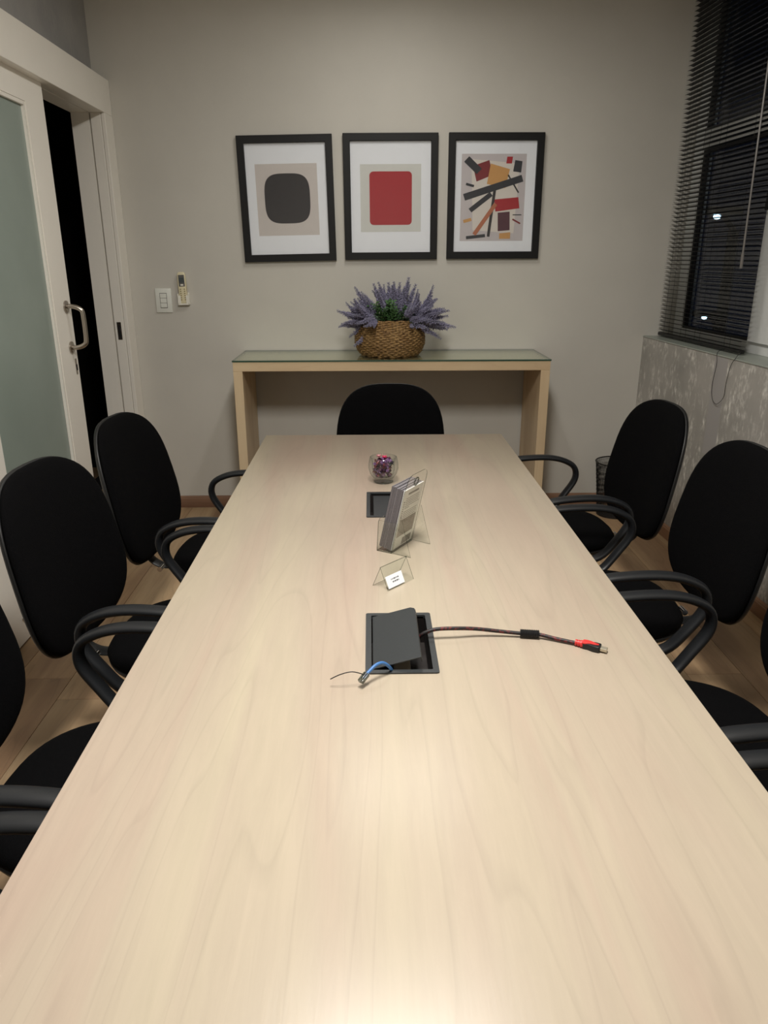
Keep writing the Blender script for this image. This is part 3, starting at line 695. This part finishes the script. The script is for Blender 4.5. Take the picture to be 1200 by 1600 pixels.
MB().lathe([(.0, .002), (.15, .002)] + [(brad(z_ * .205 / 8) - .016, max(.004, z_ * .205 / 8)) for z_ in range(9)] + [(.14, .19), (.0, .185)], 40, cap=False).build('liner', 'basket_dark', bk, smooth=True)
def sprig(seed, bend):
    r_ = random.Random(seed); st = MB(); n = 14; L_ = 1.0; pts = []
    for i in range(n + 1):
        t = i / n; pts.append(Vector((bend * t * t, 0, t)))
    st.mat(1).tube(pts, [.012 * (1 - .6 * i / n) for i in range(n + 1)], 5)
    def oct_(c, d, ln, wd):
        d = d.normalized(); a = d.orthogonal().normalized(); b = d.cross(a); c = Vector(c)
        vs = [c, c + d * ln] + [c + d * ln * .45 + (a * math.cos(k * PI / 2) + b * math.sin(k * PI / 2)) * wd for k in range(4)]
        st.add(vs, [(0, 2 + (k + 1) % 4, 2 + k) for k in range(4)] + [(1, 2 + k, 2 + (k + 1) % 4) for k in range(4)])
    W_ = 22
    for i in range(W_):
        t = .28 + .70 * i / (W_ - 1); c = Vector((bend * t * t, 0, t)); m = 5 if t < .85 else 3
        sz = .115 * (1 - .62 * max(0, (t - .35) / .65)); st.mat(0)
        for k in range(m):
            a = 2 * PI * k / m + i * .9 + r_.uniform(-.3, .3); d = Vector((math.cos(a), math.sin(a), r_.uniform(.3, .8)))
            oct_(c, d, sz * r_.uniform(.9, 1.45), sz * .27)
    st.mat(1)
    for i in range(10):
        t = .05 + .3 * i / 10; a = i * 2.4; c = Vector((bend * t * t, 0, t)); oct_(c, Vector((math.cos(a), math.sin(a), .8)), .16, .022)
    return st
def leafspray(seed):
    r_ = random.Random(seed); st = MB(); st.tube([(0, 0, 0), (.03, 0, .5), (.06, .02, 1)], [.014, .01, .005], 5)
    for i in range(26):
        t = .12 + .86 * i / 25; a = i * 2.4 + r_.uniform(-.3, .3); c = Vector((.05 * t, .01 * t, t)); d = Vector((math.cos(a), math.sin(a), .45)).normalized(); s_ = Vector((-math.sin(a), math.cos(a), 0)); L_ = .17 * r_.uniform(.8, 1.2)
        st.add([c, c + d * L_ * .5 + s_ * .05, c + d * L_, c + d * L_ * .5 - s_ * .05, c + d * L_ * .5 + Vector((0, 0, .015))], [(0, 1, 4), (1, 2, 4), (2, 3, 4), (3, 0, 4)])
    return st
lp = [sprig(s_, b_).build('lavender_sprig', ['lavender', 'lav_green'], bk) for s_, b_ in ((1, .05), (2, .18), (3, .28), (4, -.08))]
lf = [leafspray(s_).build('leaf_spray', 'leaf', bk) for s_ in (5, 6)]
def place(protos_, used, root, d, L_, roll):
    i = random.randrange(len(protos_)); o = protos_[i]
    if used.get(i): o = o.copy(); COL.objects.link(o)
    used[i] = True
    d = Vector(d).normalized(); qn = d.to_track_quat('Z', 'Y') @ Matrix.Rotation(roll, 3, 'Z').to_quaternion()
    o.rotation_mode = 'QUATERNION'; o.rotation_quaternion = qn; o.location = root; o.scale = (L_, L_, L_)
us, ul = {}, {}; R = random.Random(21); random.seed(4)
def fan(n, root, mean, spread, Lr, jit):
    for _ in range(n):
        d = Vector(mean) + Vector((R.gauss(0, spread[0]), R.gauss(0, spread[1]), R.gauss(0, spread[2])))
        rt_ = Vector(root) + Vector((R.uniform(-jit, jit), R.uniform(-jit, jit) * .8, R.uniform(-.015, .02)))
        place(lp, us, rt_, d, R.uniform(*Lr), R.uniform(0, 6.28))
fan(30, (-.085, -.06, .20), (-.85, -.35, .38), (.26, .35, .34), (.15, .22), .035)
fan(9, (-.085, -.135, .215), (-.45, -.8, -.12), (.25, .2, .15), (.12, .16), .015)
fan(26, (.03, .0, .205), (.02, -.12, 1.0), (.30, .25, .12), (.18, .235), .06)
fan(32, (.125, -.05, .20), (.85, -.3, .42), (.28, .35, .34), (.16, .235), .035)
fan(8, (.12, -.10, .20), (.4, -.8, .25), (.35, .2, .2), (.12, .15), .04)
for _ in range(22):
    place(lf, ul, (R.uniform(-.07, .06), R.uniform(-.11, .03), .195), (R.gauss(-.15, .35), R.gauss(-.45, .3), 1), R.uniform(.10, .15), R.uniform(0, 6))

# ------------------------------------------------------------ pictures
def picture(cx_, cz_, w, h, rot, label, kind_):
    t = thing('framed_picture', label, 'picture', (cx_, YW, cz_), rot=(0, rot, 0), group=None)
    bwid, dep = .0415, .026
    fr = MB()
    o_ = [(-w / 2, -h / 2), (w / 2, -h / 2), (w / 2, h / 2), (-w / 2, h / 2)]; i_ = [(-w / 2 + bwid, -h / 2 + bwid), (w / 2 - bwid, -h / 2 + bwid), (w / 2 - bwid, h / 2 - bwid), (-w / 2 + bwid, h / 2 - bwid)]
    vs = [Vector((p[0], y, p[1])) for y, l in ((-.001, o_), (-dep, o_), (-dep, i_), (-.001, i_)) for p in l]
    fr.add(vs, [(r * 4 + k, r * 4 + (k + 1) % 4, ((r + 1) % 4) * 4 + (k + 1) % 4, ((r + 1) % 4) * 4 + k) for r in range(4) for k in range(4)])
    fr.build('frame', 'black_frame', t, bevel=.002)
    iw, ih = w / 2 - bwid, h / 2 - bwid
    MB().box(-iw + .0003, iw - .0003, -.008, -.002, -ih + .0003, ih - .0003).build('mount', 'paper', t)
    MB().box(-iw + .0003, iw - .0003, -.0145, -.0125, -ih + .0003, ih - .0003).build('glass', 'pane', t)
    pr = MB()
    mats = ['panel_warm', 'panel_pale', 'panel_grey', 'panel_cream', 'ink_black', 'ink_navy', 'ink_red', 'ink_maroon', 'ink_ochre', 'ink_rust', 'ink_plum', 'paper']
    lv = [0]
    def U(u, v_): return (-iw + u * 2 * iw, ih - v_ * 2 * ih)
    def poly(m_, pts, lvl):
        y0 = -.0081 - .00025 * lvl; P = [U(*p) for p in pts]; n = len(P)
        vs = [Vector((p[0], y, p[1])) for y in (y0 + .0001, y0 - .0002) for p in P]
        pr.mat(mats.index(m_)).add(vs, [tuple(range(n)), tuple(range(2 * n - 1, n - 1, -1))] + [(k, n + k, n + (k + 1) % n, (k + 1) % n) for k in range(n)])
    def bar(m_, a, b, wd, lvl):
        a, b = Vector(a), Vector(b); a2, b2 = Vector((a.x, a.y * 1.37)), Vector((b.x, b.y * 1.37)); d_ = (b2 - a2).normalized(); s_ = Vector((-d_.y, d_.x)) * wd / 2
        poly(m_, [(p.x, p.y / 1.37) for p in (a2 + s_, b2 + s_, b2 - s_, a2 - s_)], lvl)
    if kind_ == 0:
        poly('panel_warm', [(.115, .18), (.885, .18), (.885, .825), (.115, .825)], 0)
        P = []
        for k in range(48):
            a = 2 * PI * k / 48; c, s_ = math.cos(a), math.sin(a); e = 2 / 3.6
            P.append((.50 + .285 * math.copysign(abs(c) ** e, c), .49 + .225 * math.copysign(abs(s_) ** e, s_)))
        poly('ink_black', P, 1)
    elif kind_ == 1:
        poly('panel_pale', [(.12, .20), (.88, .20), (.88, .81), (.12, .81)], 0)
        P = []
        for sx, sy, a0 in ((1, 1, 0), (-1, 1, PI / 2), (-1, -1, PI), (1, -1, 1.5 * PI)):
            for k in range(6):
                a = a0 + k * PI / 10; P.append((.5 + sx * .215 + .05 * math.cos(a), .505 + sy * .205 + .036 * math.sin(a)))
        poly('ink_red', P, 1)
    else:
        poly('panel_grey', [(.08, .115), (.88, .115), (.88, .90), (.08, .90)], 0)
        poly('panel_cream', [(.20, .16), (.80, .20), (.76, .83), (.24, .80)], 1)
        poly('ink_maroon', [(.22, .22), (.42, .17), (.47, .30), (.27, .36)], 2)
        poly('ink_ochre', [(.44, .20), (.68, .25), (.63, .42), (.40, .38)], 3)
        bar('ink_navy', (.12, .50), (.84, .33), .085, 4)
        bar('ink_navy', (.14, .16), (.30, .27), .09, 4)
        bar('ink_navy', (.20, .62), (.46, .47), .06, 5)
        bar('ink_black', (.50, .44), (.44, .86), .035, 6)
        poly('ink_red', [(.50, .52), (.80, .50), (.82, .60), (.52, .63)], 5)
        poly('ink_plum', [(.55, .64), (.70, .63), (.71, .80), (.56, .81)], 4)
        bar('ink_rust', (.26, .84), (.52, .56), .05, 7)
        poly('ink_navy', [(.74, .17), (.83, .18), (.82, .28), (.72, .27)], 2)
        poly('ink_red', [(.64, .14), (.71, .14), (.70, .20), (.63, .20)], 2)
        bar('ink_black', (.66, .30), (.80, .46), .018, 3)
        bar('ink_navy', (.14, .38), (.24, .40), .03, 3)
        poly('ink_ochre', [(.58, .83), (.72, .82), (.72, .88), (.58, .88)], 5)
        bar('ink_navy', (.16, .87), (.40, .85), .04, 3)
        bar('ink_maroon', (.74, .70), (.84, .74), .02, 3)
        bar('ink_navy', (.74, .66), (.85, .66), .012, 3)
        bar('ink_ochre', (.12, .72), (.22, .70), .04, 3)
    pr.build('print', mats, t, label=['pale panel with one dark rounded block', 'pale panel with one red upright block', 'abstract print of crossing bars and blocks'][kind_])
    return t
picture(-.554, 1.932, .558, .698, -math.radians(1.1), 'left framed print with a single large dark shape on white', 0)
picture(.063, 1.942, .560, .698, -math.radians(.3), 'middle framed print with a single red block on white', 1)
picture(.685, 1.945, .563, .698, -math.radians(.1), 'right framed print of crossing black, red and ochre bars', 2)

# ------------------------------------------------------------ switch and remote
sw = thing('light_switch', 'white wall plate with three rocker switches beside the door casing', 'switch', (-1.348, YW, 1.354))
def frame_box(mb_, w, h, y0, y1): return mb_.box(-w / 2, w / 2, y0, y1, -h / 2, h / 2)
frame_box(MB(), .098, .145, -.009, -.0005).build('plate', 'switch', sw, bevel=.003, smooth=True)
frame_box(MB(), .0435, .090, -.0097, -.0088).build('recess', 'ink_grey', sw)
for i in (-1, 0, 1): MB().box(-.0195, .0195, -.0135, -.009, i * .0285 - .0134, i * .0285 + .0134).build('rocker', 'switch', sw, bevel=.002)
rc = thing('remote_control', 'cream air conditioner remote control in a wall holder by the switch', 'remote control', (-1.222, YW, 1.43), rot=(0, math.radians(-1.5), 0))
MB().prism([(-.026, -.002), (.026, -.002), (.024, .075), (.021, .088), (.013, .093), (-.013, .093), (-.021, .088), (-.024, .075)], 0, .018, Matrix(((1, 0, 0, 0), (0, 0, -1, -.008), (0, 1, 0, 0), (0, 0, 0, 1)))).box(-.026, .026, -.026, -.008, -.092, -.002).build('body', 'cream', rc, bevel=.003, smooth=True)
MB().box(-.018, .018, -.0275, -.026, .008, .076).build('screen_bezel', 'ink_grey', rc, bevel=.001)
MB().box(-.014, .014, -.0283, -.0274, .030, .060).build('display', 'lcd', rc)
MB().box(-.009, .009, -.029, -.0262, .012, .022).build('power_key', 'ivory', rc, bevel=.002)
kk = MB().box(-.004, .004, -.0275, -.026, -.003, .003).build('key', 'key', rc, bevel=.001); first = True
for r_ in range(6):
    for c_ in (-.012, .012):
        o = kk if first else kk.copy()
        if not first: COL.objects.link(o)
        first = False; o.location = (c_, 0, -.008 - r_ * .0125)
hd = MB(); hd.box(-.034, .034, -.008, -.0005, -.10, -.03).box(-.034, -.0275, -.030, -.008, -.10, -.035).box(.0275, .034, -.030, -.008, -.10, -.035).box(-.034, .034, -.030, -.008, -.10, -.0925).box(-.0275, -.016, -.030, -.0268, -.0925, -.045).box(.016, .0275, -.030, -.0268, -.0925, -.045)
hd.build('wall_holder', 'ivory', rc, bevel=.0015, label='ivory pocket holding the remote')

# ------------------------------------------------------------ waste bin
wb = thing('waste_bin', 'black wire mesh waste bin in the back right corner', 'bin', (1.525, 4.60, 0.0005))
Rb, Rt, Hb = .105, .138, .355
MB().tube([(Rt * math.cos(a), Rt * math.sin(a), Hb) for a in [k * 2 * PI / 48 for k in range(48)]], .0045, 8, closed=True).build('rim', 'mesh_wire', wb, smooth=True)
q = MB()
for k in range(90):
    a = 2 * PI * k / 90
    for tw_ in (1, -1): q.tube([(Rb * math.cos(a), Rb * math.sin(a), .01), (Rt * math.cos(a + tw_ * .35), Rt * math.sin(a + tw_ * .35), Hb)], .0009, 3)
for i in range(14):
    z_ = .01 + i * .0255; r_ = Rb + (Rt - Rb) * z_ / Hb; q.tube([(r_ * math.cos(a), r_ * math.sin(a), z_) for a in [k * 2 * PI / 40 for k in range(40)]], .0009, 3, closed=True)
o = q.build('wire_mesh', 'mesh_wire', wb, kind='stuff')
MB().lathe([(0, 0), (Rb + .002, 0), (Rb + .002, .014), (0, .014)], 40, cap=False).build('base', 'mesh_wire', wb, smooth='auto')

# ------------------------------------------------------------ chairs
def sp(a, b, n, th):
    c, s_ = math.cos(th), math.sin(th); return a * math.copysign(abs(c) ** (2 / n), c), b * math.copysign(abs(s_) ** (2 / n), s_)
def make_chair():
    t = thing('office_chair', '', 'chair')
    A_, B_, N_, TI, ZC, CU, EG = .305, .303, 2.95, math.radians(11.8), .696, .47, -.08
    upv = Vector((-math.sin(TI), 0, math.cos(TI))); nv = Vector((math.cos(TI), 0, math.sin(TI))); wv = Vector((0, 1, 0)); O = Vector((0, 0, ZC))
    def bp(a, b, off): w, v = a, b; return O + wv * (w * (1 + EG * v / B_)) + upv * v + nv * (CU * w * w + off)
    SEG, RN = 56, 9
    def shell(rs, offs, name, mat, flip=False, lab=None):
        q = MB(); vs = [bp(0, 0, offs[0])]
        for r_, of in zip(rs[1:], offs[1:]):
            for k in range(SEG):
                a, b = sp(A_ * r_, B_ * r_, N_, 2 * PI * k / SEG); vs.append(bp(a, b, of))
        fs = [(0, 1 + k, 1 + (k + 1) % SEG) for k in range(SEG)]
        for i in range(len(rs) - 2):
            for k in range(SEG): fs.append((1 + i * SEG + k, 1 + (i + 1) * SEG + k, 1 + (i + 1) * SEG + (k + 1) % SEG, 1 + i * SEG + (k + 1) % SEG))
        return q.add(vs, fs).build(name, mat, t, smooth=True, label=lab)
    # cushion: domed front running over the rim
    shell([0, .25, .5, .7, .85, .94, .985, 1.0, .985, .5, .0001], [.040, .039, .037, .033, .027, .020, .012, .002, -.006, -.006, -.006], 'backrest', 'fabric')
    shell([0, .6, .95, 1.008, 1.012, 1.0, .93, .6, .0001], [-.0065, -.0065, -.0065, -.006, -.013, -.020, -.028, -.034, -.036], 'backrest_shell', 'plastic', lab='black plastic rear shell of the backrest')
    # seat
    SX, SZ = .445, .40; a0, b0 = .275, .272
    def seat(rs, zs, name, mat):
        q = MB(); vs = [Vector((SX, 0, zs[0]))]
        for r_, z_ in zip(rs[1:], zs[1:]):
            for k in range(SEG):
                th_ = 2 * PI * k / SEG; x, y = sp(a0 * r_, b0 * r_, 2.7, th_); dz = -.02 * max(0, x / a0) ** 3
                vs.append(Vector((SX + x, y * (1 + .06 * x / a0), z_ + dz)))
        fs = [(0, 1 + k, 1 + (k + 1) % SEG) for k in range(SEG)]
        for i in range(len(rs) - 2):
            for k in range(SEG): fs.append((1 + i * SEG + k, 1 + (i + 1) * SEG + k, 1 + (i + 1) * SEG + (k + 1) % SEG, 1 + i * SEG + (k + 1) % SEG))
        q.add(vs, fs).build(name, mat, t, smooth=True)
    seat([0, .4, .7, .88, .96, 1.0, .99, .96, .5, .0001], [.458, .457, .453, .446, .436, .418, .405, .400, .400, .400], 'seat', 'fabric')
    seat([0, .6, .95, .99, .97, .85, .5, .0001], [.3995, .3995, .3995, .398, .382, .372, .368, .366], 'seat_pan', 'plastic')
    # loop armrests
    for s_ in (1, -1):
        y = s_ * .330; yi = s_ * .245
        P_ = smooth_path([(.50, yi, .372), (.41, s_ * .290, .374), (.33, s_ * .322, .405), (.270, y, .475), (.222, y, .552), (.228, y, .612), (.280, y, .648), (.36, y, .667), (.47, y, .668), (.57, y, .655), (.64, y, .618), (.64, y, .555), (.59, y, .48), (.54, s_ * .31, .41), (.50, yi, .373)], 5)
        MB().tube(P_, .0145, 12, flatten=(1.75, .95, (0, 1, 0))).build('armrest', 'arm', t, smooth=True)
        MB().box(.36, .52, min(yi, yi - s_ * .14), max(yi, yi - s_ * .14), .358, .366).build('arm_bracket', 'plastic', t, bevel=.002)
    # back support bar bending under the seat, with its knob
    P_ = smooth_path([(.018, 0, .62), (-.005, 0, .52), (.02, 0, .40), (.07, 0, .345), (.16, 0, .338), (.42, 0, .342)], 6)
    sb = MB().tube(P_, .009, 10, flatten=(3.4, .8, (0, 1, 0))).build('back_support', 'plastic', t, smooth=True)
    MB().tube([(.10, -.035, .350), (.10, -.075, .350)], .011, 12).build('knob', 'chrome', t, smooth='auto', label='small chrome adjusting bolt')
    MB().box(.34, .50, -.09, .09, .325, .357).build('mechanism', 'plastic', t, bevel=.006)
    MB().tube([(.42, 0, .10), (.42, 0, .33)], .024, 16).build('gas_column', 'plastic', t, smooth='auto')
    MB().tube([(.42, 0, .065), (.42, 0, .115)], .04, 16).build('hub', 'plastic', t, smooth='auto')
    for k in range(5):
        a = 2 * PI * k / 5 + .3; c, s2 = math.cos(a), math.sin(a); RR = .265
        lg = MB().tube([(.42 + c * .03, s2 * .03, .095), (.42 + c * .14, s2 * .14, .088), (.42 + c * RR, s2 * RR, .07)], [.022, .018, .014], 10).build('leg', 'plastic', t, smooth='auto')
        cxx, cyy = .42 + c * RR, s2 * RR
        q = MB().tube([(cxx - s2 * .022, cyy + c * .022, .0255), (cxx - s2 * .006, cyy + c * .006, .0255)], .025, 16).tube([(cxx + s2 * .006, cyy - c * .006, .0255), (cxx + s2 * .022, cyy - c * .022, .0255)], .025, 16).tube([(cxx, cyy, .03), (cxx, cyy, .068)], .007, 8)
        q.build('caster', 'plastic', lg, smooth='auto')
    return t
ch0 = make_chair()
G = None
chairs = [(-1.087, 2.269, -6.4, 'black chair second from the far end on the left, by the frosted door'),
          (-1.063, 3.011, -5.9, 'black chair farthest along the left side, in front of the dark doorway'),
          (-1.115, 1.495, -4.5, 'black chair third from the far end on the left side'),
          (-1.10, .75, -2, 'black chair nearest the viewer on the left side'),
          (1.200, 3.242, 184.6, 'black chair farthest along the right side, beside the wire bin'),
          (1.200, 2.440, 181.3, 'black chair second from the far end on the right, before the cement wall'),
          (1.179, 1.650, 182.8, 'black chair third from the far end on the right side'),
          (1.18, .89, 181, 'black chair nearest the viewer on the right side'),
          (.04, 4.0, -90, 'black chair at the head of the table, before the console')]
for i, (x, y, a, lab) in enumerate(chairs):
    o = ch0 if i == 0 else copy_tree(ch0)
    o.location = (x, y, 0); o.rotation_euler = (0, 0, math.radians(a)); o['label'] = lab; o['group'] = 'black office chairs around the meeting table'
    if i == 8: o.scale = (.96, .96, .96)
